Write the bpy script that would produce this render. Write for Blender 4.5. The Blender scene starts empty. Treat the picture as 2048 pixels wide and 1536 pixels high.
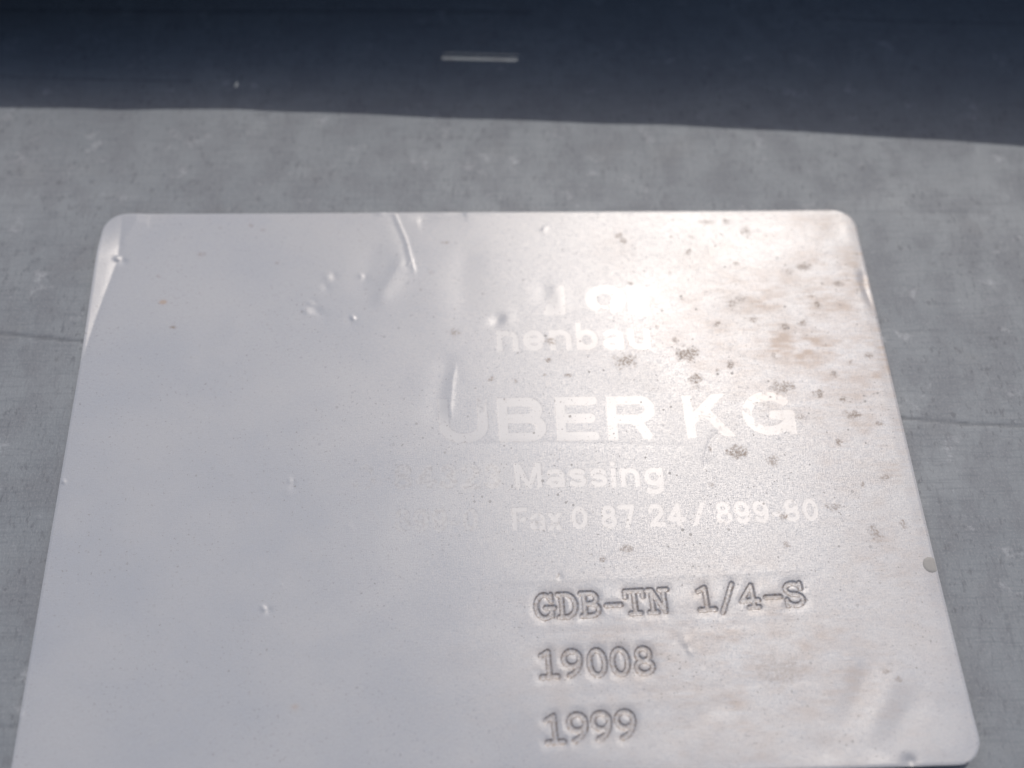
import bpy, bmesh, math
import numpy as np
from mathutils import Matrix, Vector

S = bpy.context.scene
COL = S.collection
rng = np.random.default_rng(7)
MM = 0.001

# ------------------------------------------------------------------ camera
# The camera pose comes from the four corners of the rectangular name plate (150 mm wide).
FPX = 1700.0                                   # focal length in pixels of the 2048 x 1536 photograph
CORN = np.array([(211, 427), (1706, 418), (1971, 1528), (18, 1557)], float)


def homog(src, dst):
    A = []
    for (x, y), (u, v) in zip(src, dst):
        A.append([x, y, 1, 0, 0, 0, -u * x, -u * y, -u])
        A.append([0, 0, 0, x, y, 1, -v * x, -v * y, -v])
    return np.linalg.svd(np.array(A))[2][-1].reshape(3, 3)


H = homog(np.array([(0, 0), (1, 0), (1, 1), (0, 1)], float), CORN - np.array([1024, 768]))
H = np.diag([1 / FPX, 1 / FPX, 1]) @ H
if H[2, 2] < 0:
    H = -H
H *= 150.0 / np.linalg.norm(H[:, 0])
_a, _b, _c = H[:, 0], H[:, 1], H[:, 2]
xw = _a / np.linalg.norm(_a)
nrm = np.cross(_b, _a)
nrm /= np.linalg.norm(nrm)
if nrm[2] > 0:
    nrm = -nrm                                  # towards the camera
yw = np.cross(nrm, xw)
org = _c + 0.5 * _a + 0.5 * _b                  # world origin: middle of the plate
RW = np.stack([xw, yw, nrm], 1)                 # world -> camera (x right, y down, z forward)
CAM = -RW.T @ org                               # camera position, mm
Q = RW.T                                        # camera -> world


def to_plane(p, z=0.0):
    p = np.asarray(p, float)
    d = np.stack([(p[..., 0] - 1024) / FPX, (p[..., 1] - 768) / FPX, np.ones_like(p[..., 0])], -1) @ Q.T
    t = (z - CAM[2]) / d[..., 2]
    return CAM[:2] + d[..., :2] * t[..., None]


def to_px(x, y, z=0.0):
    P = np.stack([x - CAM[0], y - CAM[1], (z - CAM[2]) + 0 * x], -1) @ RW.T
    return P[..., 0] / P[..., 2] * FPX + 1024, P[..., 1] / P[..., 2] * FPX + 768


cd = bpy.data.cameras.new('camera')
cam = bpy.data.objects.new('camera', cd)
COL.objects.link(cam)
S.camera = cam
M = np.eye(4)
M[:3, 0] = Q @ np.array([1, 0, 0])
M[:3, 1] = Q @ np.array([0, -1, 0])
M[:3, 2] = Q @ np.array([0, 0, -1])
M[:3, 3] = CAM * MM
cam.matrix_world = Matrix(M.tolist())
cd.sensor_width = 36
cd.lens = 36 * FPX / 2048
cd.clip_start = 0.002
cd.clip_end = 100
foc = np.append(to_plane((1150, 1010)), 0)
cd.dof.use_dof = True
cd.dof.focus_distance = float(((foc - CAM) @ Q[:, 2])) * MM
cd.dof.aperture_fstop = 6.8

# ------------------------------------------------------------------ light
HOT = np.append(to_plane((1375, 455)), 0)       # where the sun mirrors in the flat plate
v = CAM - HOT
v /= np.linalg.norm(v)
SUN = np.array([-v[0], -v[1], v[2]])            # direction towards the sun
elev = math.asin(SUN[2])
azim = math.atan2(SUN[0], SUN[1])
print('SUN', SUN, math.degrees(elev), math.degrees(azim), 'CAM', CAM)
sd = bpy.data.lights.new('sun', 'SUN')
sd.energy = 2.9
sd.angle = math.radians(0.53)
sd.color = (1.0, 0.945, 0.88)
so = bpy.data.objects.new('sun', sd)
COL.objects.link(so)
so.rotation_euler = Vector(SUN).to_track_quat('Z', 'Y').to_euler()
so.location = (0, 0, 1)

w = bpy.data.worlds.new('World')
S.world = w
w.use_nodes = True
nt = w.node_tree
nt.nodes.clear()
sky = nt.nodes.new('ShaderNodeTexSky')
sky.sky_type = 'NISHITA'
sky.sun_disc = False
sky.sun_elevation = elev
sky.sun_rotation = azim
sky.dust_density = 3.5
sky.air_density = 0.85
sky.ozone_density = 0.3
bg = nt.nodes.new('ShaderNodeBackground')
bg.inputs['Strength'].default_value = 0.14
wo = nt.nodes.new('ShaderNodeOutputWorld')
nt.links.new(sky.outputs[0], bg.inputs[0])
nt.links.new(bg.outputs[0], wo.inputs[0])
S.view_settings.view_transform = 'Standard'
S.view_settings.look = 'None'
S.view_settings.exposure = 0.0
S.view_settings.gamma = 1.0


# ------------------------------------------------------------------ helpers
def vnoise(x, y, cell, seed):
    """Smooth value noise in numpy, about -1..1."""
    r = np.random.default_rng(seed)
    T = r.uniform(-1, 1, (256, 256))
    gx, gy = x / cell + 91.3, y / cell + 57.7
    ix, iy = np.floor(gx).astype(int), np.floor(gy).astype(int)
    fx, fy = gx - ix, gy - iy
    fx = fx * fx * fx * (fx * (fx * 6 - 15) + 10)
    fy = fy * fy * fy * (fy * (fy * 6 - 15) + 10)
    ix, iy = ix % 256, iy % 256
    jx, jy = (ix + 1) % 256, (iy + 1) % 256
    return (T[iy, ix] * (1 - fx) * (1 - fy) + T[iy, jx] * fx * (1 - fy)
            + T[jy, ix] * (1 - fx) * fy + T[jy, jx] * fx * fy)


def sm(a, b, x):
    t = np.clip((x - a) / (b - a), 0, 1)
    return t * t * (3 - 2 * t)


def poly_dist(x, y, pts):
    """Distance, signed side and run parameter (0..1) to a polyline; all in mm."""
    pts = np.asarray(pts, float)
    L = np.hypot(*(pts[1:] - pts[:-1]).T)
    cum = np.concatenate([[0], np.cumsum(L)])
    best = np.full(x.shape, 1e9)
    side = np.zeros(x.shape)
    run = np.zeros(x.shape)
    for k in range(len(pts) - 1):
        p, q = pts[k], pts[k + 1]
        d = q - p
        l2 = max(d @ d, 1e-9)
        t = np.clip(((x - p[0]) * d[0] + (y - p[1]) * d[1]) / l2, 0, 1)
        ex, ey = x - p[0] - t * d[0], y - p[1] - t * d[1]
        e = np.hypot(ex, ey)
        m = e < best
        best = np.where(m, e, best)
        side = np.where(m, np.sign(d[0] * ey - d[1] * ex), side)
        run = np.where(m, (cum[k] + t * L[k]) / cum[-1], run)
    return best, side, run


def link(name, me, parent=None):
    o = bpy.data.objects.new(name, me)
    COL.objects.link(o)
    if parent:
        o.parent = parent
    return o


def grid_mesh(name, V, faces, mat, normals=None, attrs=None):
    me = bpy.data.meshes.new(name)
    me.vertices.add(len(V))
    me.vertices.foreach_set('co', np.ascontiguousarray(V * MM, dtype=np.float32).ravel())
    n = len(faces)
    me.loops.add(n * 4)
    me.polygons.add(n)
    me.loops.foreach_set('vertex_index', np.ascontiguousarray(faces, dtype=np.int32).ravel())
    me.polygons.foreach_set('loop_start', np.arange(0, n * 4, 4, dtype=np.int32))
    me.polygons.foreach_set('use_smooth', np.ones(n, dtype=bool))
    me.update(calc_edges=True)
    for k, a in (attrs or {}).items():
        at = me.attributes.new(k, 'FLOAT', 'POINT')
        at.data.foreach_set('value', np.ascontiguousarray(a, dtype=np.float32))
    if normals is not None:
        me.normals_split_custom_set_from_vertices(normals.tolist())
    me.materials.append(mat)
    return me


def submesh(name, V, faces, mat, normals, attrs):
    idx, inv = np.unique(faces.ravel(), return_inverse=True)
    return grid_mesh(name, V[idx], inv.reshape(-1, 4), mat, normals[idx], {k: a[idx] for k, a in attrs.items()})


class NT:
    def __init__(self, name):
        self.m = bpy.data.materials.new(name)
        self.m.use_nodes = True
        self.t = self.m.node_tree
        self.b = self.t.nodes['Principled BSDF']
        self.co = self.n('ShaderNodeTexCoord').outputs['Object']

    def n(self, kind, **kw):
        nd = self.t.nodes.new(kind)
        for k, val in kw.items():
            setattr(nd, k, val)
        return nd

    def set(self, sock, val):
        if isinstance(val, bpy.types.NodeSocket):
            self.t.links.new(val, sock)
        else:
            sock.default_value = val

    def mapped(self, scale, rot=0.0, loc=(0, 0, 0)):
        mp = self.n('ShaderNodeMapping')
        self.set(mp.inputs['Vector'], self.co)
        mp.inputs['Scale'].default_value = scale
        mp.inputs['Rotation'].default_value = (0, 0, rot)
        mp.inputs['Location'].default_value = loc
        return mp.outputs[0]

    def noise(self, scale, detail=3, rough=0.55, rot=0.0, loc=(0, 0, 0)):
        """scale: features per metre as (x, y)"""
        nd = self.n('ShaderNodeTexNoise')
        self.set(nd.inputs['Vector'], self.mapped((scale[0], scale[1], 1), rot, loc))
        nd.inputs['Scale'].default_value = 1
        nd.inputs['Detail'].default_value = detail
        nd.inputs['Roughness'].default_value = rough
        return nd.outputs['Fac']

    def math(self, op, a, b=0.0, clamp=False):
        nd = self.n('ShaderNodeMath', operation=op, use_clamp=clamp)
        self.set(nd.inputs[0], a)
        self.set(nd.inputs[1], b)
        return nd.outputs[0]

    def ramp(self, a, x0, x1, y0=0.0, y1=1.0):
        nd = self.n('ShaderNodeMapRange', interpolation_type='SMOOTHSTEP')
        self.set(nd.inputs[0], a)
        for i, q in enumerate((x0, x1, y0, y1)):
            nd.inputs[i + 1].default_value = q
        return nd.outputs[0]

    def mix(self, f, a, b):
        nd = self.n('ShaderNodeMix', data_type='RGBA')
        self.set(nd.inputs[0], f)
        self.set(nd.inputs[6], a if isinstance(a, bpy.types.NodeSocket) else (*a, 1))
        self.set(nd.inputs[7], b if isinstance(b, bpy.types.NodeSocket) else (*b, 1))
        return nd.outputs[2]

    def attr(self, name):
        return self.n('ShaderNodeAttribute', attribute_name=name).outputs['Fac']

    def bump(self, h, dist, strength=1.0, prev=None):
        nd = self.n('ShaderNodeBump')
        self.set(nd.inputs['Height'], h)
        nd.inputs['Distance'].default_value = dist
        self.set(nd.inputs['Strength'], strength)
        if prev is not None:
            self.set(nd.inputs['Normal'], prev)
        return nd.outputs[0]


# ------------------------------------------------------------------ materials
def mat_plate():
    N = NT('weathered_aluminium')
    stain_groove, tan, prn = N.attr('stain_groove'), N.attr('tan'), N.attr('print')
    speck = N.ramp(N.noise((1900, 1900), 2, 0.6), 0.642, 0.69)
    speck = N.math('MULTIPLY', speck, N.ramp(N.noise((70, 70), 3), 0.38, 0.62, 0.25, 1.0))
    dash = N.ramp(N.noise((700, 2300), 2, 0.6, rot=0.12, loc=(3, 8, 0)), 0.675, 0.73)
    dash = N.math('MULTIPLY', dash, N.ramp(N.noise((60, 60), 2, loc=(1, 4, 0)), 0.42, 0.65))
    speck = N.math('MAXIMUM', speck, N.math('MULTIPLY', dash, 0.8))
    vo = N.n('ShaderNodeTexVoronoi')                  # scattered fine dirt dots, denser where the plate is tarnished
    N.set(vo.inputs['Vector'], N.mapped((760, 760, 0.0)))
    vo.inputs['Scale'].default_value = 1.0
    pick = N.n('ShaderNodeSeparateColor')
    N.t.links.new(vo.outputs['Color'], pick.inputs[0])
    size = N.math('MULTIPLY', N.math('POWER', pick.outputs[0], 4.0), 0.24)
    dots = N.math('LESS_THAN', N.math('ADD', vo.outputs['Distance'], N.math('MULTIPLY', N.noise((3000, 3000), 2), 0.08)), N.math('ADD', size, 0.02))
    dots = N.math('MULTIPLY', dots, N.math('ADD', N.math('MULTIPLY', N.attr('dust'), 0.9), 0.12), clamp=True)
    speck = N.math('MAXIMUM', speck, dots)
    fine = N.noise((5200, 4200), 2, 0.7)
    weave = N.noise((900, 4600), 2, 0.7)
    weave2 = N.noise((4600, 700), 2, 0.7)
    cloud = N.ramp(N.noise((40, 55), 5, 0.62), 0.32, 0.68)
    base = N.mix(cloud, (0.258, 0.274, 0.302), (0.290, 0.300, 0.318))
    base = N.mix(N.ramp(N.math('ADD', N.math('MULTIPLY', fine, 0.5), N.math('MULTIPLY', weave2, 0.5)), 0.35, 0.68, 0.0, 0.5), base, (0.235, 0.235, 0.24))
    base = N.mix(N.math('MULTIPLY', prn, 0.24), base, (0.37, 0.37, 0.368))
    edge = N.math('MULTIPLY', N.math('MULTIPLY', prn, N.math('SUBTRACT', 1.0, prn)), N.ramp(N.noise((1700, 1700), 2, 0.6, loc=(6, 2, 0)), 0.4, 0.62, 0.0, 2.6))
    base = N.mix(edge, base, (0.19, 0.19, 0.195))
    base = N.mix(N.math('MULTIPLY', tan, 0.85), base, (0.27, 0.215, 0.175))
    st = N.math('MULTIPLY', stain_groove, N.ramp(N.noise((2200, 2200), 3, 0.75), 0.34, 0.66, 0.05, 1.0), clamp=True)
    base = N.mix(N.math('MULTIPLY', st, 0.95), base, (0.17, 0.135, 0.11))
    base = N.mix(N.math('MULTIPLY', speck, 0.75), base, (0.17, 0.165, 0.16))
    N.set(N.b.inputs['Base Color'], base)
    dirt = N.math('MAXIMUM', st, speck)  # stains, specks and the darkened stamp strokes, all less glossy
    N.b.inputs['Roughness'].default_value = 0.56
    N.b.inputs['Specular IOR Level'].default_value = 0.45
    h = N.math('ADD', N.math('ADD', fine, N.math('MULTIPLY', weave, 0.7)), N.math('MULTIPLY', weave2, 0.7))
    amp = N.math('SUBTRACT', 1.0, N.math('MULTIPLY', prn, 0.8))
    b1 = N.bump(h, 0.000013, amp)
    N.set(N.b.inputs['Normal'], b1)
    # the worn metal keeps a soft sheen over its chalky oxide
    gl = N.n('ShaderNodeBsdfAnisotropic', distribution='BECKMANN')
    grain = N.math('ADD', N.math('MULTIPLY', N.noise((4600, 3600), 2, 0.75), 0.5), N.math('MULTIPLY', N.math('ADD', weave, weave2), 0.25))
    grain = N.ramp(grain, 0.36, 0.64, 0.25, 1.75)
    keep = N.math('SUBTRACT', 1.0, N.math('MULTIPLY', prn, 0.85))
    grain = N.math('ADD', 1.0, N.math('MULTIPLY', N.math('SUBTRACT', grain, 1.0), keep))
    N.set(gl.inputs['Color'], N.mix(dirt, N.mix(tan, (0.95, 0.92, 0.90), (0.93, 0.82, 0.75)), (0.45, 0.42, 0.40)))
    N.set(gl.inputs['Roughness'], N.math('ADD', 0.38, N.math('MULTIPLY', cloud, 0.05)))
    N.set(gl.inputs['Normal'], b1)
    gl.inputs['Anisotropy'].default_value = 0.32          # rolled sheet: the sheen runs across the rolling lines
    tg = N.n('ShaderNodeCombineXYZ')
    tg.inputs[0].default_value = 1.0
    N.set(gl.inputs['Tangent'], tg.outputs[0])
    ms = N.n('ShaderNodeMixShader')
    N.set(ms.inputs[0], N.math('MULTIPLY', N.math('ADD', N.math('SUBTRACT', N.math('SUBTRACT', 0.056, N.math('MULTIPLY', tan, 0.034)), N.math('MULTIPLY', dirt, 0.034)), N.math('MULTIPLY', prn, 0.019)), grain))
    N.t.links.new(N.b.outputs[0], ms.inputs[1])
    N.t.links.new(gl.outputs[0], ms.inputs[2])
    N.t.links.new(ms.outputs[0], N.t.nodes['Material Output'].inputs['Surface'])
    return N.m


def mat_zinc():
    N = NT('galvanised_zinc')
    big = N.noise((22, 30), 4, 0.6)
    mid = N.noise((150, 110), 4, 0.65)
    streak = N.noise((1500, 260), 3, 0.65)
    hstreak = N.noise((120, 1800), 3, 0.6)
    fine = N.noise((2600, 2200), 2, 0.6)
    base = N.mix(N.ramp(big, 0.3, 0.7), (0.140, 0.155, 0.170), (0.173, 0.188, 0.201))
    base = N.mix(N.ramp(mid, 0.42, 0.62, 0.0, 0.6), base, (0.13, 0.138, 0.152))
    base = N.mix(N.ramp(streak, 0.52, 0.70, 0.0, 0.40), base, (0.10, 0.108, 0.12))
    base = N.mix(N.ramp(hstreak, 0.48, 0.68, 0.0, 0.38), base, (0.10, 0.112, 0.126))
    base = N.mix(N.ramp(fine, 0.45, 0.75, 0.0, 0.35), base, (0.24, 0.245, 0.255))
    patch = N.ramp(N.noise((130, 150), 5, 0.75, loc=(7, 3, 0)), 0.58, 0.70)
    base = N.mix(N.math('MULTIPLY', patch, 0.48), base, (0.30, 0.31, 0.325))
    pit = N.ramp(N.noise((1000, 480), 3, 0.7, loc=(2, 9, 0)), 0.55, 0.66)
    pit = N.math('MULTIPLY', pit, N.ramp(N.noise((110, 90), 3, 0.6, loc=(4, 1, 0)), 0.40, 0.60, 0.15, 1.0))
    base = N.mix(N.math('MULTIPLY', pit, 0.65), base, (0.085, 0.09, 0.10))
    brown = N.ramp(N.noise((60, 70), 3, 0.6, loc=(5, 5, 0)), 0.56, 0.70)
    base = N.mix(N.math('MULTIPLY', brown, 0.05), base, (0.18, 0.155, 0.13))
    scr = N.attr('scratch')
    base = N.mix(N.math('MULTIPLY', scr, 0.8), base, (0.055, 0.06, 0.07))
    N.set(N.b.inputs['Base Color'], base)
    N.b.inputs['Metallic'].default_value = 0.2
    N.set(N.b.inputs['Roughness'], N.math('ADD', 0.60, N.math('MULTIPLY', mid, 0.2)))
    h = N.math('ADD', N.math('MULTIPLY', fine, 0.5), N.math('ADD', mid, streak))
    N.set(N.b.inputs['Normal'], N.bump(h, 0.00008, 0.7))
    return N.m


def mat_dot():
    N = NT('grey_paint')
    c = N.noise((900, 900), 3)
    N.set(N.b.inputs['Base Color'], N.mix(c, (0.205, 0.20, 0.19), (0.25, 0.245, 0.235)))
    N.b.inputs['Roughness'].default_value = 0.75
    return N.m


PLATE, ZINC, DOT = mat_plate(), mat_zinc(), mat_dot()

# ------------------------------------------------------------------ galvanised sheet with its turned-up flange
ZS = -0.5                                           # sheet surface, mm (plate top is at 0)


def axis(lo, hi, step, far_lo, far_hi):
    mid = np.arange(lo, hi + step / 2, step)
    a = lo - np.geomspace(2, lo - far_lo, 14)[::-1]
    b = hi + np.geomspace(2, far_hi - hi, 14)
    return np.concatenate([a, mid, b])


FOOT_PX = -110                                        # picture height of the bend at the top
yfoot = float(to_plane((1024.0, FOOT_PX), ZS)[1])
ylo = float(to_plane((1024.0, 1700), ZS)[1])
xs = axis(-132, 132, 0.42, -420, 420)
ys = np.concatenate([ylo - np.geomspace(2, 250, 14)[::-1], np.arange(ylo, yfoot, 0.42), [yfoot]])
X, Y = np.meshgrid(xs, ys)
Zs = ZS + 0.10 * vnoise(X, Y, 60, 3) + 0.05 * vnoise(X, Y, 23, 4) - 0.05
scr = np.zeros_like(X)
SCRATCH = [                                          # scored lines in the zinc: (points, half width mm, depth mm, strength)
    ([(-60, 664), (0, 667), (90, 675), (170, 683), (900, 760), (1700, 826), (1830, 838), (1930, 847), (2048, 852), (2200, 858)], 0.26, 0.10, 0.75),
    ([(-60, 1446), (60, 1456), (400, 1480)], 0.20, 0.06, 0.45),
    ([(-60, 148), (60, 155), (240, 160), (380, 163)], 0.22, 0.06, 0.6),
    ([(-60, 18), (400, 22), (800, 20), (1060, 24)], 0.5, 0.05, 0.5),
    ([(1650, 36), (1820, 42), (2100, 47)], 0.4, 0.05, 0.45),
    ([(1660, 424), (1780, 423), (1990, 424)], 0.35, 0.04, 0.22),
    ([(1800, 662), (1930, 665), (2060, 668)], 0.18, 0.04, 0.22),
    ([(1990, 1190), (2010, 1225), (2016, 1262)], 0.14, 0.04, 0.45),
    ([(2012, 1235), (2022, 1275), (2028, 1300)], 0.16, 0.04, 0.5),
]
for pts, hw, dep, st in SCRATCH:
    P = to_plane(np.array(pts, float), ZS)
    d, _, _ = poly_dist(X, Y, P)
    d = d + 0.10 * vnoise(X, Y, 1.6, 11) + 0.05 * vnoise(X, Y, 0.7, 12)
    m = 1 - sm(hw * 0.45, hw * 1.7, d)
    Zs -= dep * m
    scr = np.maximum(scr, st * m * (0.8 + 0.3 * vnoise(X, Y, 3.0, 14)))
ny, nx = X.shape
idx = np.arange(ny * nx).reshape(ny, nx)
F = np.stack([idx[:-1, :-1], idx[:-1, 1:], idx[1:, 1:], idx[1:, :-1]], -1).reshape(-1, 4)
V = np.stack([X, Y, Zs], -1).reshape(-1, 3)
housing = bpy.data.objects.new('steel_housing', None)
COL.objects.link(housing)
housing.empty_display_size = 0.02
housing['label'] = 'weathered galvanised steel sheet, spotted grey, lying under the plate and in shade along its top'
housing['category'] = 'steel sheet'
link('sheet', grid_mesh('sheet', V, F, ZINC, None, {'scratch': scr.ravel()}), housing)

# The flange: the sheet bends up behind the picture and leans over; its free edge casts the shade.
EDGE_PX = np.array([(-500, 214), (-200, 215), (0, 216), (150, 217), (240, 221), (330, 219), (480, 219), (545, 224), (700, 228), (870, 236),
                    (1024, 240), (1200, 248), (1330, 249), (1460, 257), (1600, 263), (1760, 274), (1900, 281), (2048, 293),
                    (2300, 312), (2700, 345)], float)
Pe = to_plane(EDGE_PX, ZS)
xe = np.linspace(-300, 300, 301)
ye = np.interp(xe, Pe[:, 0], Pe[:, 1])
K = SUN[:2] / SUN[2]


def edge_at(x):
    """Free edge of the flange over the shadow line at plane x."""
    h = 40 + 16.0 * np.clip(x / 90, -1, 1)
    y = np.interp(x, Pe[:, 0], Pe[:, 1])
    return np.stack([x + K[0] * h, y + K[1] * h, ZS + h], -1)


def foot_at(x):
    h = 40 + 16.0 * np.clip(x / 90, -1, 1)
    return np.stack([x + K[0] * h, np.full_like(x, yfoot), np.full_like(x, ZS)], -1)


def flange_pt(x, t):
    """t 0 at the foot, 1 at the free edge; rises from a rounded bend."""
    a, b = foot_at(x), edge_at(x)
    t = t[..., None]
    rise = np.sqrt(np.clip(1 - (1 - t) ** 2, 0, 1)) * 0.35 + t * 0.65
    p = a + (b - a) * t
    p[..., 2] = (a + (b - a) * rise)[..., 2]
    p[..., 1] += (np.sin(np.pi * t) * 5.0)[..., 0]
    return p


def flange_hit(px):
    """(x, t) on the flange whose sun shadow falls on the picture point px."""
    g = to_plane(np.array(px, float), ZS)
    tt = np.linspace(0.02, 1, 4000)
    xx = np.full_like(tt, g[0])
    for _ in range(8):
        p = flange_pt(xx, tt)
        sh = p[:, :2] - K * (p[:, 2:3] - ZS)
        xx = xx + (g[0] - sh[:, 0])
    p = flange_pt(xx, tt)
    sh = p[:, :2] - K * (p[:, 2:3] - ZS)
    i = int(np.argmin(np.abs(sh[:, 1] - g[1])))
    return float(xx[i]), float(tt[i])


sx0, st0 = flange_hit((884, 113.6))
sx1, _ = flange_hit((1036, 113.6))
_, st1 = flange_hit((960, 120.8))
_, st2 = flange_hit((960, 107.6))  # second, hairline slit, added for the faint halo above the light streak
_, st3 = flange_hit((960, 108.6))
hx, ht = flange_hit((473, 170))
cols = np.unique(np.round(np.concatenate([np.arange(-300, 301, 3.0), [sx0, sx1, hx - 0.33, hx + 0.33], np.linspace(sx0, sx1, 9)]), 4))
t0, t1 = sorted((st0, st1))
t2, t3 = sorted((st2, st3))
th = 0.33 / 30
rows = np.unique(np.round(np.concatenate([np.linspace(0, 1, 33), [t0, t1, t2, t3, ht - th, ht + th]]), 5))
CX, CT = np.meshgrid(cols, rows)
P = flange_pt(CX, CT)
ny, nx = CX.shape
idx = np.arange(ny * nx).reshape(ny, nx)
F = np.stack([idx[:-1, :-1], idx[:-1, 1:], idx[1:, 1:], idx[1:, :-1]], -1).reshape(-1, 4)
mx = (CX[:-1, :-1] + CX[1:, 1:]).ravel() / 2
mt = (CT[:-1, :-1] + CT[1:, 1:]).ravel() / 2
gap = ((mx > sx0) & (mx < sx1) & (((mt > t0) & (mt < t1)) | ((mt > t2) & (mt < t3)))) | ((abs(mx - hx) < 0.33) & (abs(mt - ht) < th))
me = grid_mesh('flange', P.reshape(-1, 3), F[~gap], ZINC, None, {'scratch': np.zeros(P[..., 0].size)})
fl = link('flange', me, housing)
sol = fl.modifiers.new('thickness', 'SOLIDIFY')
sol.thickness = 0.00012
sol.offset = 1.0

# ------------------------------------------------------------------ the name plate
RC = 4.2                                            # corner radius, mm
TL, TR, BR, _ = to_plane(CORN)
TR, BR = to_plane(CORN[1], 0.3), to_plane(CORN[2], 1.5)   # the right side stands off the sheet a little
BL = to_plane(np.array((12.0, 1592.0)))
NV, NU = 780, 1050
wid = 150.0
hgt = float(np.hypot(*(BL - TL)))
vv = np.linspace(0, 1, NV)
ext = np.array([0.0004, 0.001, 0.0018]) * 0.5
vv = np.unique(np.concatenate([vv, ext, 1 - ext]))
dv = np.minimum(vv, 1 - vv) * hgt
ins = np.where(dv < RC, RC - np.sqrt(np.clip(RC ** 2 - (RC - dv) ** 2, 0, None)), 0) / wid
uu = np.linspace(0, 1, NU)
U = ins[:, None] + (1 - 2 * ins[:, None]) * uu[None, :]
W = np.repeat(vv[:, None], NU, 1)
X = (1 - U) * (1 - W) * TL[0] + U * (1 - W) * TR[0] + U * W * BR[0] + (1 - U) * W * BL[0]
Y = (1 - U) * (1 - W) * TL[1] + U * (1 - W) * TR[1] + U * W * BR[1] + (1 - U) * W * BL[1]
PX, PY = to_px(X, Y)
Z = np.zeros_like(X)
stain_groove, tan, prn = (np.zeros_like(X) for _ in range(3))
part = np.zeros(X.shape, int)


def window(px, pad):
    p = to_plane(np.array(px, float))
    m = (X > p[:, 0].min() - pad) & (X < p[:, 0].max() + pad) & (Y > p[:, 1].min() - pad) & (Y < p[:, 1].max() + pad)
    r = np.where(m.any(1))[0]
    c = np.where(m.any(0))[0]
    if len(r) == 0 or len(c) == 0:
        return None
    return slice(r[0], r[-1] + 1), slice(c[0], c[-1] + 1)


def crease(px, h, wl, wr, ends=0.15):
    """Ridge (h > 0) or furrow along picture points; wl and wr are its flank widths in mm."""
    s = window(px, 4 * max(wl, wr))
    if s is None:
        return
    d, side, run = poly_dist(X[s], Y[s], to_plane(np.array(px, float)))
    wdt = np.where(side > 0, wl, wr)
    fade = sm(0, ends, run) * sm(0, ends, 1 - run) if ends > 0 else 1.0
    Z[s] += h * np.exp(-(np.sqrt(d * d + 0.01) / wdt) ** (1.25 if min(wl, wr) < 0.9 else 1.8)) * fade


def bump(px, py, h, rx, ry, ang=0.0):
    """Gaussian dent or blister, radii in mm."""
    g = to_plane(np.array((px, py), float))
    s = window([(px, py)], 3.2 * max(rx, ry))
    if s is None:
        return
    c, n = math.cos(ang), math.sin(ang)
    ex, ey = X[s] - g[0], Y[s] - g[1]
    Z[s] += h * np.exp(-(((ex * c + ey * n) / rx) ** 2 + ((-ex * n + ey * c) / ry) ** 2))


# wide, soft undulation of the thin sheet; its right side and lower right corner lift a little
xh, yh = to_plane((1420.0, 520.0))
Z += 0.5 * 0.0004 * np.maximum(X - xh, 0) ** 2 + 0.5 * 0.0005 * np.maximum(yh - Y - 12, 0) ** 2 * sm(xh - 45, xh + 25, X)
Z += 0.16 * vnoise(X, Y, 42, 21) + 0.035 * vnoise(X, Y, 17, 22) + 0.006 * vnoise(X, Y, 7, 23)
Z += 0.0012 * vnoise(X, Y, 2.2, 24)
# bent strip along the left edge, from the corner down
d, side, run = poly_dist(X, Y, to_plane(np.array([(246, 405), (236, 517), (190, 640), (158, 735), (150, 800)], float)))
left = side * np.where(PX < np.interp(PY, [405, 517, 640, 735, 800], [246, 236, 190, 158, 150]), 1, -1) * side
Z += np.where((left > 0) & (PY < 830), 0.24 * np.minimum(d, 6) * sm(830, 690, PY) * sm(430, 520, PY), 0)
crease([(246, 425), (236, 517), (190, 640), (160, 740)], -0.05, 0.8, 0.8, 0.08)
bump(235, 517, 0.30, 0.55, 0.55)
bump(246, 523, -0.16, 0.8, 0.7)
# corner facet
d2, _, _ = poly_dist(X, Y, to_plane(np.array([(300, 400), (296, 448), (245, 490)], float)))
fac = (PX > np.interp(PY, [405, 517], [246, 236])) & (PX < np.interp(PY, [400, 448, 490], [300, 296, 245])) & (PY < 490)
Z += np.where(fac, 0.07 * np.minimum(d2, 0.8 * d), 0)
d, side, _ = poly_dist(X, Y, to_plane(np.array([(300, 400), (296, 448), (245, 490)], float)))
crease([(297, 425), (293, 455), (244, 492)], 0.05, 0.35, 1.2, 0.1)
# facets at the upper edge
crease([(752, 414), (790, 428), (812, 478), (826, 530), (832, 556)], 0.075, 0.28, 0.55, 0.15)
crease([(776, 420), (806, 490), (815, 545)], -0.05, 1.2, 0.8, 0.2)
crease([(832, 442), (880, 434), (935, 423)], -0.09, 0.5, 1.3, 0.12)
bump(762, 424, 0.12, 1.0, 0.7)
bump(850, 432, -0.07, 2.5, 1.1, 0.15)
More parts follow.
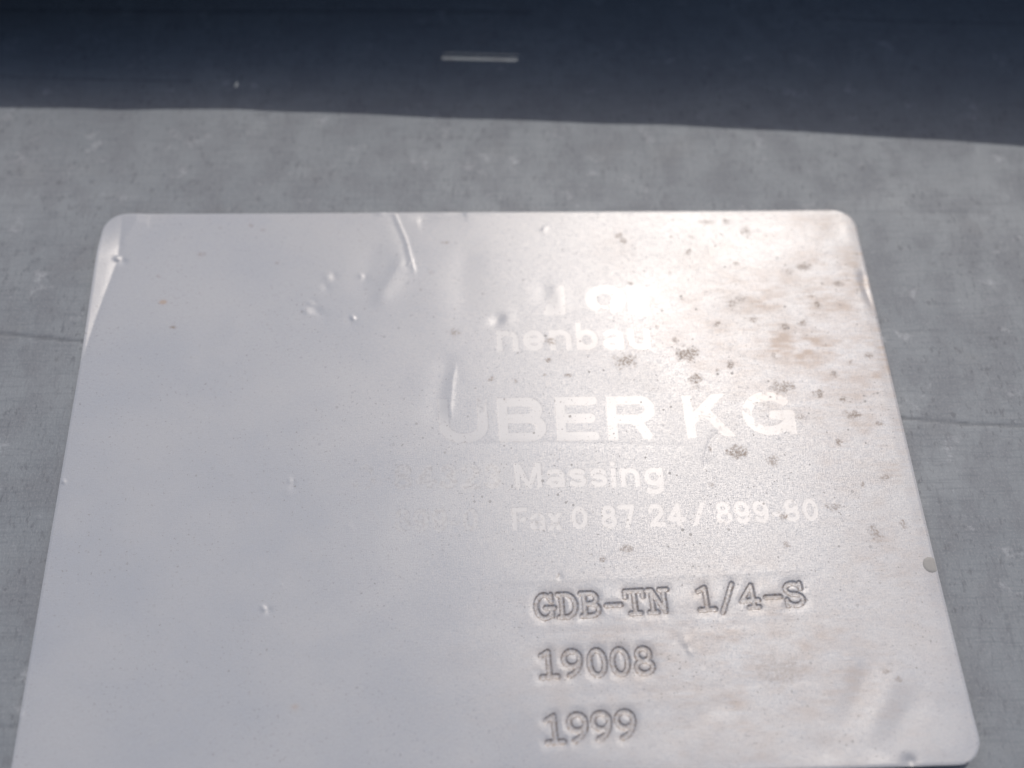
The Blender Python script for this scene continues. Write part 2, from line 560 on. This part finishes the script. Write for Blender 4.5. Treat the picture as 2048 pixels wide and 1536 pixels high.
# dings
for x, y, h, r in ((655, 556, 0.10, 0.8), (668, 552, -0.08, 0.7), (652, 574, -0.09, 0.8), (722, 552, 0.09, 0.55), (730, 556, -0.07, 0.6),
                   (622, 606, 0.09, 0.5), (612, 622, 0.11, 0.7), (634, 622, -0.13, 0.9), (648, 632, -0.05, 0.8), (625, 602, -0.05, 0.6),
                   (706, 636, 0.20, 0.45), (702, 641, -0.06, 1.2), (760, 560, 0.03, 2.5), (818, 528, 0.08, 0.35),
                   (580, 962, 0.09, 0.5), (586, 970, -0.07, 0.6), (577, 985, 0.04, 0.9), (527, 1217, 0.16, 0.45), (538, 1222, -0.14, 0.5), (155, 1163, -0.06, 0.25),
                   (128, 964, 0.20, 0.35), (42, 1432, 0.16, 0.5), (700, 1055, 0.03, 0.6), (563, 1170, 0.05, 0.2),
                   (974, 972, 0.03, 1.0), (1370, 1285, 0.10, 0.8), (1352, 1278, -0.10, 0.9), (1378, 1304, 0.10, 0.5), (1365, 1296, -0.06, 0.5), (1390, 1300, 0.05, 0.9),
                   (1088, 458, 0.10, 0.5), (1120, 1154, -0.07, 0.5), (446, 1062, 0.012, 2.0), (330, 1060, -0.014, 2.2), (380, 1010, 0.012, 2.0)):
    bump(x, y, h * 0.62, r * 1.25, r * 0.95, x)
# long soft buckles
crease([(818, 500), (770, 580), (745, 625)], 0.12, 2.2, 1.4, 0.3)
crease([(760, 480), (730, 560), (700, 600)], -0.06, 2.5, 2.5, 0.3)
crease([(490, 620), (450, 690), (425, 740)], 0.035, 1.6, 1.6, 0.3)
crease([(430, 620), (405, 700), (400, 760)], -0.03, 2.5, 2.5, 0.3)
crease([(915, 715), (906, 760), (902, 815), (905, 850)], 0.06, 0.45, 1.2, 0.3)
crease([(905, 700), (880, 780), (868, 860)], -0.07, 2.0, 2.2, 0.25)
crease([(940, 470), (925, 560), (930, 660)], -0.07, 4.0, 3.0, 0.3)
bump(996, 640, -0.14, 1.5, 1.0, 0.6)
bump(1012, 636, 0.06, 1.6, 1.8)
bump(1120, 600, 0.05, 2.0, 3.0, 0.3)
bump(1090, 585, -0.06, 2.0, 2.4, 0.3)
crease([(1446, 856), (1420, 880), (1409, 915), (1408, 945)], -0.085, 0.9, 0.5, 0.2)
crease([(1446, 862), (1425, 890), (1416, 930)], 0.05, 0.8, 1.0, 0.2)
crease([(880, 888), (1120, 885), (1400, 893)], -0.025, 0.5, 0.9, 0.1)
# lower right: folds of the loosened corner
crease([(1745, 1300), (1720, 1370), (1690, 1430), (1660, 1480)], -0.07, 2.2, 1.8, 0.3)
crease([(1790, 1330), (1765, 1400), (1740, 1450), (1725, 1500)], 0.05, 1.7, 1.7, 0.25)
crease([(1850, 1370), (1800, 1440), (1760, 1500)], -0.08, 2.4, 2.0, 0.3)
crease([(1330, 1500), (1395, 1440), (1440, 1412), (1490, 1420)], -0.06, 1.8, 1.5, 0.3)
crease([(1360, 1510), (1420, 1450), (1470, 1436)], 0.045, 2.0, 2.0, 0.3)
bump(1812, 1524, -0.30, 1.0, 0.9)
bump(1760, 1530, 0.14, 3.0, 1.2)
bump(1650, 1530, 0.06, 5.0, 1.2)
bump(1640, 1500, -0.05, 3.0, 2.0)
bump(1728, 555, -0.18, 0.9, 1.3, 0.2)
bump(1735, 590, -0.14, 0.7, 3.0, 0.2)
bump(1700, 460, 0.10, 2.0, 2.5)
crease([(1130, 1212), (1240, 1207), (1420, 1200), (1640, 1186)], 0.055, 1.7, 2.2, 0.2)
# shallow beads left by the stamping press
for px, h, wl, wr in (([(960, 1166), (1180, 1160), (1460, 1150), (1660, 1138)], 0.028, 1.4, 0.5),
                      ([(1030, 1268), (1300, 1262), (1500, 1250), (1690, 1238)], -0.014, 0.9, 0.6),
                      ([(1060, 1288), (1300, 1280), (1560, 1262)], 0.010, 0.9, 0.7),
                      ([(1080, 1396), (1300, 1386), (1540, 1368), (1700, 1356)], -0.014, 1.0, 0.5),
                      ([(1090, 1412), (1300, 1404), (1480, 1392)], 0.010, 0.9, 0.7)):
    crease(px, h, wl, wr, 0.2)


# ---- stamped characters (each one recessed into the sheet)
def arc(cx, cy, rx, ry, a0, a1, n=18):
    a = np.radians(np.linspace(a0, a1, n))
    return [(cx + rx * math.cos(q), cy + ry * math.sin(q)) for q in a]


GL = {
    'G': [arc(.31, .5, .27, .47, 48, 322), [(.53, .72), (.53, .97)], [(.34, .44), (.62, .44)], [(.54, .44), (.54, .10)]],
    'D': [[(.02, .96), (.26, .96)] + arc(.26, .5, .31, .46, 90, -90) + [(.02, .04)], [(.13, .96), (.13, .04)]],
    'B': [[(.02, .96), (.32, .96)] + arc(.32, .745, .20, .215, 90, -90, 12) + [(.14, .53)],
          [(.32, .53)] + arc(.32, .285, .25, .245, 90, -90, 12) + [(.02, .04)], [(.13, .96), (.13, .04)]],
    '-': [[(.08, .42), (.54, .42)]],
    'T': [[(.03, .72), (.03, .96), (.59, .96), (.59, .72)], [(.31, .96), (.31, .04)], [(.15, .04), (.47, .04)]],
    'N': [[(.0, .96), (.14, .96), (.50, .05), (.50, .96)], [(.12, .96), (.12, .04)], [(.38, .96), (.62, .96)], [(.0, .04), (.25, .04)]],
    '1': [[(.10, .82), (.32, .96), (.32, .04)], [(.08, .04), (.56, .04)]],
    '/': [[(.10, -.10), (.52, 1.06)]],
    '4': [[(.42, .04), (.42, .96), (.05, .33), (.58, .33)], [(.27, .04), (.57, .04)]],
    'S': [[(.54, .96), (.54, .72)], arc(.30, .735, .23, .225, 25, 270, 16) + arc(.31, .275, .25, .235, 90, -150, 16), [(.06, .04), (.06, .28)]],
    '9': [arc(.31, .68, .24, .28, 0, 360, 24), arc(.10, .68, .45, .64, 0, -78, 14)],
    '0': [arc(.31, .5, .23, .46, 0, 360, 28)],
    '8': [arc(.31, .735, .19, .225, 0, 360, 22), arc(.31, .275, .24, .235, 0, 360, 24)],
}
STAMP = [  # (character, centre x, baseline y, cap height px, width px)
    *[(c, x, np.interp(x, [1090, 1591], [1238, 1213]), np.interp(x, [1090, 1591], [49, 47]), 62 * np.interp(x, [1090, 1591], [1.0, 1.02])) for c, x in
      zip('GDB-TN1/4-S', (1091, 1137, 1183, 1229, 1272, 1319, 1414, 1457, 1501, 1548, 1591))],
    *[(c, x, np.interp(x, [1098, 1293], [1356, 1349]), 54, 66) for c, x in zip('19008', (1099, 1147, 1197, 1243, 1291))],
    *[(c, x, np.interp(x, [1110, 1255], [1487, 1478]), 57, 68) for c, x in zip('1999', (1111, 1158, 1206, 1254))],
]


def lean(x):
    """Horizontal drift per picture row of the plate's uprights."""
    return -0.17 + 0.41 * (x - 100) / 1750


CHARS = {}
STAMPED = []
for k, (ch, cx, by, ch_h, ch_w) in enumerate(STAMP):
    ang = -0.05
    up = np.array([-lean(cx) - 0.02, -1.0]) * ch_h
    rt = np.array([1.0, ang]) * ch_w
    o = np.array([cx, by]) - 0.31 * rt
    strokes = [np.array([o + q[0] * rt + q[1] * up for q in st]) for st in GL[ch]]
    s = window(np.concatenate(strokes), 2.6)
    dmin = np.full(X[s].shape, 1e9)
    for st in strokes:
        d, _, _ = poly_dist(X[s], Y[s], to_plane(st))
        dmin = np.minimum(dmin, d)
    hw = 0.34
    dep = 0.19 * (1 - sm(hw - 0.06, hw + 0.14, dmin)) + 0.065 * np.exp(-(np.maximum(dmin - hw, 0) / 0.7) ** 2)
    STAMPED.append((s, dep))
    stain_groove[s] = np.maximum(stain_groove[s], 0.7 * np.exp(-((dmin - hw - 0.05) / 0.16) ** 2) + 0.55 * np.exp(-(dmin / 0.62) ** 2))  # darker tone along the stamped strokes and their walls
    sub = part[s]
    sub[dmin < hw + 0.28] = 1 + k
    part[s] = sub
    CHARS[1 + k] = ch
DEP = np.zeros_like(X)
for s, dep in STAMPED:
    DEP[s] = np.maximum(DEP[s], dep)
Z -= DEP


# ---- flat print: bold grotesque letters drawn as strokes, kept as a coverage value on the mesh
T = 0.108                                           # half stroke, as a share of the cap height
XH = 0.75


def st(pts, lo=0.0, hi=1.0):
    return (pts, lo, hi)


STEM = st([(.1, -.2), (.1, 1.2)])
PRINT = {  # glyph: (width, strokes)
    'n': (.67, [st([(.1, -.2), (.1, .95)], 0, XH), st(arc(.335, .42, .235, .235, 180, 0) + [(.57, -.2)])]),
    'e': (.67, [st(arc(.335, .375, .24, .28, 0, 318)), st([(.1, .375), (.575, .375)])]),
    'b': (.67, [STEM, st(arc(.335, .375, .235, .28, 0, 360))]),
    'a': (.64, [st([(.54, -.2), (.54, .47)] + arc(.32, .47, .22, .185, 0, 155)), st(arc(.31, .22, .215, .13, 0, 360))]),
    'u': (.67, [st([(.1, .95), (.1, .33)] + arc(.335, .33, .235, .235, 180, 360), 0, XH), st([(.57, -.2), (.57, .95)], 0, XH)]),
    'U': (.80, [st([(.1, 1.2), (.1, .38)] + arc(.4, .38, .3, .285, 180, 360) + [(.7, 1.2)])]),
    'B': (.78, [STEM, st([(.1, .905), (.45, .905)] + arc(.45, .715, .19, .19, 90, -90) + [(.1, .525)]),
                st([(.1, .525), (.47, .525)] + arc(.47, .31, .215, .215, 90, -90) + [(.1, .095)])]),
    'D': (.80, [STEM, st([(.1, .905), (.38, .905)] + arc(.38, .5, .325, .405, 90, -90) + [(.1, .095)])]),
    'E': (.68, [STEM, st([(.1, .905), (.6, .905)]), st([(.1, .51), (.56, .51)]), st([(.1, .095), (.6, .095)])]),
    'F': (.62, [STEM, st([(.1, .905), (.56, .905)]), st([(.1, .49), (.5, .49)])]),
    'R': (.80, [STEM, st([(.1, .905), (.48, .905)] + arc(.48, .69, .21, .215, 90, -90) + [(.1, .475)]), st([(.46, .47), (.74, -.15)])]),
    'K': (.82, [STEM, st([(.1, .36), (.78, 1.2)]), st([(.36, .62), (.80, -.15)])]),
    'G': (.88, [st(arc(.45, .5, .35, .405, 42, 322)), st([(.52, .46), (.79, .46)]), st([(.78, .46), (.78, -.2)])]),
    'M': (.92, [STEM, st([(.82, -.2), (.82, 1.2)]), st([(.08, 1.1), (.46, .02), (.84, 1.1)])]),
    's': (.58, [st(arc(.30, .54, .19, .12, 25, 270) + arc(.30, .2575, .2, .1625, 90, -155))]),
    'i': (.20, [st([(.1, -.2), (.1, .95)], 0, XH), st([(.1, .7), (.1, 1.2)], .85, 1.0)]),
    'g': (.66, [st(arc(.33, .39, .23, .27, 0, 360)), st([(.56, .95), (.56, -.05)] + arc(.335, -.05, .225, .16, 0, -150), -.4, XH)]),
    'x': (.58, [st([(.02, -.1), (.54, .85)], 0, XH), st([(.54, -.1), (.02, .85)], 0, XH)]),
    '0': (.64, [st(arc(.32, .5, .225, .405, 0, 360, 26))]),
    '2': (.64, [st(arc(.32, .66, .22, .245, 172, -38) + [(.12, .1), (.12, .095), (.6, .095)])]),
    '3': (.64, [st(arc(.31, .70, .19, .205, 155, -90) + arc(.31, .295, .22, .2, 90, -155))]),
    '4': (.68, [st([(.46, -.2), (.46, .9), (.09, .3), (.64, .3)])]),
    '7': (.62, [st([(.04, .905), (.54, .905), (.22, -.2)])]),
    '8': (.64, [st(arc(.32, .71, .19, .195, 0, 360)), st(arc(.32, .305, .225, .21, 0, 360))]),
    '9': (.64, [st(arc(.31, .655, .215, .25, 0, 360)), st([(.525, .655), (.525, .42)] + arc(.31, .36, .215, .265, 0, -145))]),
    '/': (.40, [st([(-.02, -.15), (.42, 1.15)])]),
    '-': (.38, [st([(.09, .37), (.29, .37)])]),
    'ring': (1.5, [st(arc(.75, .5, .52, .36, 0, 360, 40)), st(arc(.75, .5, .44, .33, 0, 360, 40)), st(arc(.72, .5, .36, .31, 0, 360, 40))]),
    'wedge': (.72, [st([(.62 - .50 * (1 - q), .09 + .86 * q), (.62, .09 + .86 * q)]) for q in (0, .1, .2, .3, .4, .5, .6, .7, .8, .9, 1.0)]),
    'bar': (.60, [st([(.1, -.2), (.1, 1.2)], 0, .92), st([(.3, -.2), (.3, 1.2)], 0, .92), st([(.5, -.2), (.5, 1.2)], 0, .92)]),
}


def print_word(glyphs, x0, y0, x1, y1, height, pid, strength=1.0):
    """Letters run along the baseline from (x0, y0) to (x1, y1); height is the cap height in picture rows."""
    total = sum(PRINT[g][0] for g in glyphs) + 0.11 * (len(glyphs) - 1)
    rt = np.array([x1 - x0, y1 - y0], float) / total
    up = np.array([-lean((x0 + x1) / 2), -1.0]) * height
    o = np.array([x0, y0], float)
    A = np.linalg.inv(np.stack([rt, up], 1))
    base = to_plane(np.stack([o, o + up]))
    tw = (T if height > 60 else 0.9 * T) * np.hypot(*(base[1] - base[0]))
    pos = 0.0
    for g in glyphs:
        wdt, strokes = PRINT[g]
        box = np.array([o + (pos + a) * rt + b * up for a in (-.1, wdt + .1) for b in (-.45, 1.1)])
        s = window(box, 0.3)
        vv_ = (A[1, 0] * (PX[s] - o[0]) + A[1, 1] * (PY[s] - o[1]))
        cov = np.zeros(vv_.shape)
        for pts, lo, hi in strokes:
            p = np.array([o + (pos + a) * rt + b * up for a, b in pts])
            d, _, _ = poly_dist(X[s], Y[s], to_plane(p))
            e = 0.07 / np.hypot(*(base[1] - base[0]))
            c_ = (1 - sm(tw - 0.07, tw + 0.07, d)) * sm(lo - e, lo + e, vv_) * (1 - sm(hi - e, hi + e, vv_))
            cov = np.maximum(cov, c_)
        cov *= strength
        prn[s] = np.maximum(prn[s], cov)
        sub = part[s]
        sub[(cov > 0.25) & (sub == 0)] = pid
        part[s] = sub
        pos += wdt + 0.11


WORDS = [
    ('nenbau', 994, 703, 1303, 699, 56, 0.022, 102, 1.0),
    ('UBER', 878, 886, 1318, 879, 88, 0.030, 103, 1.0),
    ('KG', 1372, 877, 1596, 868, 86, 0.030, 103, 1.0),
    ('D-84323', 706, 980, 1004, 977, 50, 0.022, 104, 0.7),
    ('Massing', 1031, 976, 1329, 973, 50, 0.022, 104, 1.0),
    ('899-0', 790, 1064, 958, 1062, 46, 0.020, 105, 0.8),
    ('Fax', 1026, 1061, 1126, 1060, 46, 0.018, 105, 1.0),
    ('0', 1144, 1059, 1178, 1058, 46, 0.018, 105, 1.0),
    ('87', 1204, 1057, 1272, 1055, 46, 0.018, 105, 1.0),
    ('24', 1299, 1054, 1370, 1052, 46, 0.018, 105, 1.0),
    ('/', 1388, 1052, 1412, 1051, 46, 0.016, 105, 1.0),
    ('899-80', 1434, 1049, 1638, 1042, 45, 0.018, 105, 1.0),
]
for txt, x0, y0, x1, y1, hh, bold, pid, stg in WORDS:
    print_word(list(txt), x0, y0, x1, y1, hh, pid, stg)
# the worn emblem over the words: a slanted wedge, a thick ring and an upright bar
print_word(['wedge'], 1086, 631, 1133, 630, 60, 101)
print_word(['ring'], 1166, 630, 1262, 629, 62, 101)
print_word(['bar'], 1260, 629, 1300, 629, 60, 101)
ragged = 0.62 + 0.5 * vnoise(X, Y, 4.5, 41) + 0.45 * vnoise(X, Y, 1.1, 42) + 0.3 * vnoise(X, Y, 0.5, 43)
prn *= sm(0.05, 0.45, ragged + 0.25 - 0.42 * (1 - sm(700, 1040, PX)))
prn = np.clip(prn, 0, 1)
Z -= 0.006 * prn

# ---- stains
SP = [(1238, 471, 9, .9), (1246, 481, 8, .8), (1377, 503, 8, 1), (1382, 473, 7, .6), (1490, 460, 14, .7), (1453, 442, 11, .6), (1412, 443, 9, .6),
      (1607, 534, 9, 1), (1578, 546, 13, .6), (1465, 607, 14, .7), (1480, 595, 12, .5), (1622, 593, 8, .8), (1634, 612, 9, 1), (1675, 568, 8, .8),
      (1605, 644, 11, .9), (1568, 654, 9, .8), (1507, 639, 7, .8), (1436, 648, 7, .9), (1548, 710, 7, .8), (1375, 710, 17, 1.1), (1250, 722, 18, 1.0),
      (1390, 760, 17, 1.1), (1434, 740, 7, 1), (1460, 731, 9, 1), (1563, 775, 15, .9), (1636, 788, 11, 1), (1668, 749, 8, .8), (1700, 725, 6, .7),
      (1739, 711, 7, .8), (1685, 800, 8, .8), (1707, 832, 11, .9), (1756, 847, 9, .8), (1678, 886, 7, .9), (1351, 681, 6, .8), (1365, 599, 6, .8),
      (1260, 566, 6, .9), (1473, 526, 6, .7), (1341, 473, 5, .7), (1099, 683, 9, .8), (982, 759, 8, .8), (1031, 764, 9, .6), (909, 666, 10, .6),
      (1097, 721, 5, 1), (1136, 751, 6, .8), (1089, 751, 5, .8), (1314, 654, 5, .8), (1474, 905, 14, 1), (1547, 922, 14, .8), (1423, 971, 6, .6),
      (1747, 1068, 15, .7), (1804, 1048, 9, .8), (1571, 1089, 7, .6), (1255, 1098, 8, .7), (1204, 1120, 6, .8), (1114, 1153, 6, .7),
      (1565, 1036, 10, .8), (1771, 957, 7, .7), (1723, 971, 7, .7), (1664, 1015, 8, .6), (1453, 905, 7, .8), (1421, 900, 6, .8), (1600, 834, 9, .5),
      (1556, 1340, 30, .28), (1540, 1350, 18, .3), (1770, 1344, 5, .8), (1792, 1358, 6, .7), (345, 655, 5, .9), (318, 553, 4, .6), (401, 508, 7, .5),
      (553, 525, 5, .5), (500, 450, 5, .6), (525, 460, 5, .5), (440, 455, 5, .4), (890, 485, 6, .6), (865, 545, 5, .5), (1340, 545, 6, .5)]
for x, y, r, st in SP:
    g = to_plane(np.array((x, y), float))
    rr = r / 13.0
    st *= 1.3
    s = window([(x, y)], rr * 2.5)
    if s is None:
        continue
    d = np.hypot((X[s] - g[0]) * (0.8 + 0.3 * math.sin(x)), (Y[s] - g[1]) * 1.0) / rr
    d = d + 0.45 * vnoise(X[s], Y[s], 0.8, 31) + 0.3 * vnoise(X[s], Y[s], 0.35, 32)
    stain_groove[s] = np.maximum(stain_groove[s], st * (1 - sm(0.3, 1.35, d)))
for x, y, rx, ry, st in ((1620, 695, 95, 50, .95), (1490, 600, 60, 40, .25), (1580, 600, 120, 90, .25), (1650, 480, 90, 70, .15), (1700, 860, 70, 90, .25),
                         (1330, 1330, 160, 60, .12), (1230, 500, 60, 60, .12), (1740, 640, 190, 330, .50), (1570, 650, 240, 170, .42), (1480, 1340, 330, 170, .30), (1800, 1100, 150, 250, .18), (326, 604, 6, 4, 2.0), (590, 1415, 6, 5, 1.2), (1240, 690, 120, 40, .12)):
    g = to_plane(np.array((x, y), float))
    d2 = ((X - g[0]) / (rx / 10.5)) ** 2 + ((Y - g[1]) / (ry / 10.5)) ** 2
    tan = np.maximum(tan, np.clip(st * np.exp(-d2) * (1 + 0.5 * vnoise(X, Y, 4, 33) + 0.3 * vnoise(X, Y, 1.5, 34)), 0, 1))

fib = 0.6 + 0.5 * vnoise(X * 0.25, Y, 0.5, 51) + 0.5 * vnoise(X * 0.5, Y, 2.0, 52)
tan = np.clip(tan * np.where(tan > 0.02, fib + 0.25, 1), 0, 1)
gx, gy = PX - 1330, PY - 760
dust = np.clip(1.15 * np.exp(-(gx / 520) ** 2 - (gy / 420) ** 2) + 0.25 * vnoise(X, Y, 9, 53), 0.05, 1)
# the sheet metal rolls over at its cut edge
em = np.minimum(np.minimum((U - ins[:, None]) * wid, (1 - ins[:, None] - U) * wid), np.minimum(W, 1 - W) * hgt)
Z -= 0.07 * (1 - sm(0, 0.4, em)) + 0.04 * (1 - sm(0, 2.5, em))
Z = np.maximum(Z, ZS + 0.22)

# normals of the relief, shared by every piece cut from it
du = np.stack([np.gradient(X, axis=1), np.gradient(Y, axis=1), np.gradient(Z, axis=1)], -1)
dw = np.stack([np.gradient(X, axis=0), np.gradient(Y, axis=0), np.gradient(Z, axis=0)], -1)
Nn = np.cross(dw, du)
Nn /= np.maximum(np.linalg.norm(Nn, axis=-1, keepdims=True), 1e-12)
Nn[Nn[..., 2] < 0] *= -1

plate = bpy.data.objects.new('name_plate', None)
COL.objects.link(plate)
plate.empty_display_size = 0.02
plate['label'] = 'dented aluminium name plate with rounded corners and stamped numbers, fixed on the grey sheet'
plate['category'] = 'name plate'
V = np.stack([X, Y, Z], -1).reshape(-1, 3)
NR = Nn.reshape(-1, 3)
ny, nx = X.shape
idx = np.arange(ny * nx).reshape(ny, nx)
F = np.stack([idx[1:, :-1], idx[1:, 1:], idx[:-1, 1:], idx[:-1, :-1]], -1).reshape(-1, 4)
fp = part[:-1, :-1].ravel()
AT = {'stain_groove': stain_groove.ravel(), 'tan': tan.ravel(), 'print': prn.ravel(), 'dust': dust.ravel()}
# cut edge: a skirt down to the sheet, closed by a back face
ring = np.concatenate([idx[0, :], idx[1:, -1], idx[-1, -2::-1], idx[-2:0:-1, 0]])
low = V[ring].copy()
low[:, 2] = np.maximum(ZS + 0.02, low[:, 2] - 0.45)
nb = len(V)
V2 = np.concatenate([V, V[ring], low])
cen = V[ring][:, :2].mean(0)
out = V[ring].copy() - np.append(cen, 0)
tang = np.roll(V[ring], -1, 0) - np.roll(V[ring], 1, 0)
outn = np.stack([tang[:, 1], -tang[:, 0], 0 * tang[:, 0]], -1)
outn *= np.sign((outn * out).sum(-1, keepdims=True))
outn /= np.maximum(np.linalg.norm(outn, axis=-1, keepdims=True), 1e-9)
NR2 = np.concatenate([NR, outn, outn])
m = len(ring)
ia, ib = nb + np.arange(m), nb + m + np.arange(m)
SK = np.stack([ia, ib, np.roll(ib, -1), np.roll(ia, -1)], -1)
AT2 = {k: np.concatenate([q, q[ring], q[ring]]) for k, q in AT.items()}
link('metal_sheet', submesh('metal_sheet', V2, np.concatenate([F[fp == 0], SK]), PLATE, NR2, AT2), plate)
for k, ch in CHARS.items():
    nm = 'stamped_digit' if ch.isdigit() else ('stamped_letter' if ch.isalpha() else 'stamped_sign')
    link(nm, submesh(nm, V, F[fp == k], PLATE, NR, AT), plate)
for k in (101, 102, 103, 104, 105):
    nm = 'printed_emblem' if k == 101 else 'printed_line'
    link(nm, submesh(nm, V, F[fp == k], PLATE, NR, AT), plate)

# ---- round grey paint dot at the right edge of the plate
c = to_plane(np.array((1858, 1131), float))
e0, e1 = TR, BR
en = np.array([-(e1 - e0)[1], (e1 - e0)[0]])
en /= np.linalg.norm(en)
if en @ (c - e0) > 0:
    en = -en                                        # outwards
bm = bmesh.new()
top = []
R = 1.32
for a in np.linspace(0, 2 * np.pi, 56, endpoint=False):
    p = c + R * np.array([math.cos(a), math.sin(a)])
    over = en @ (p - e0)
    if over > -0.06:
        p = p - en * (over + 0.06)
    top.append(p)


def zat(p):
    i = np.argmin((X - p[0]) ** 2 + (Y - p[1]) ** 2)
    return float(Z.ravel()[i])


rings = []
for f, dz in ((1.0, 0.0), (0.97, 0.035), (0.6, 0.05)):
    rings.append([bm.verts.new((*( (c + (p - c) * f) * MM), (zat(c + (p - c) * f) + dz) * MM)) for p in top])
ctr = bm.verts.new((*(c * MM), (zat(c) + 0.05) * MM))
for r0, r1 in zip(rings[:-1], rings[1:]):
    for i in range(len(top)):
        j = (i + 1) % len(top)
        bm.faces.new((r0[i], r0[j], r1[j], r1[i]))
for i in range(len(top)):
    bm.faces.new((rings[-1][i], rings[-1][(i + 1) % len(top)], ctr))
me = bpy.data.meshes.new('paint_dot')
bm.to_mesh(me)
bm.free()
for p in me.polygons:
    p.use_smooth = True
me.materials.append(DOT)
dot = link('paint_dot', me, plate)
dot['label'] = 'small round grey dot on the right edge'
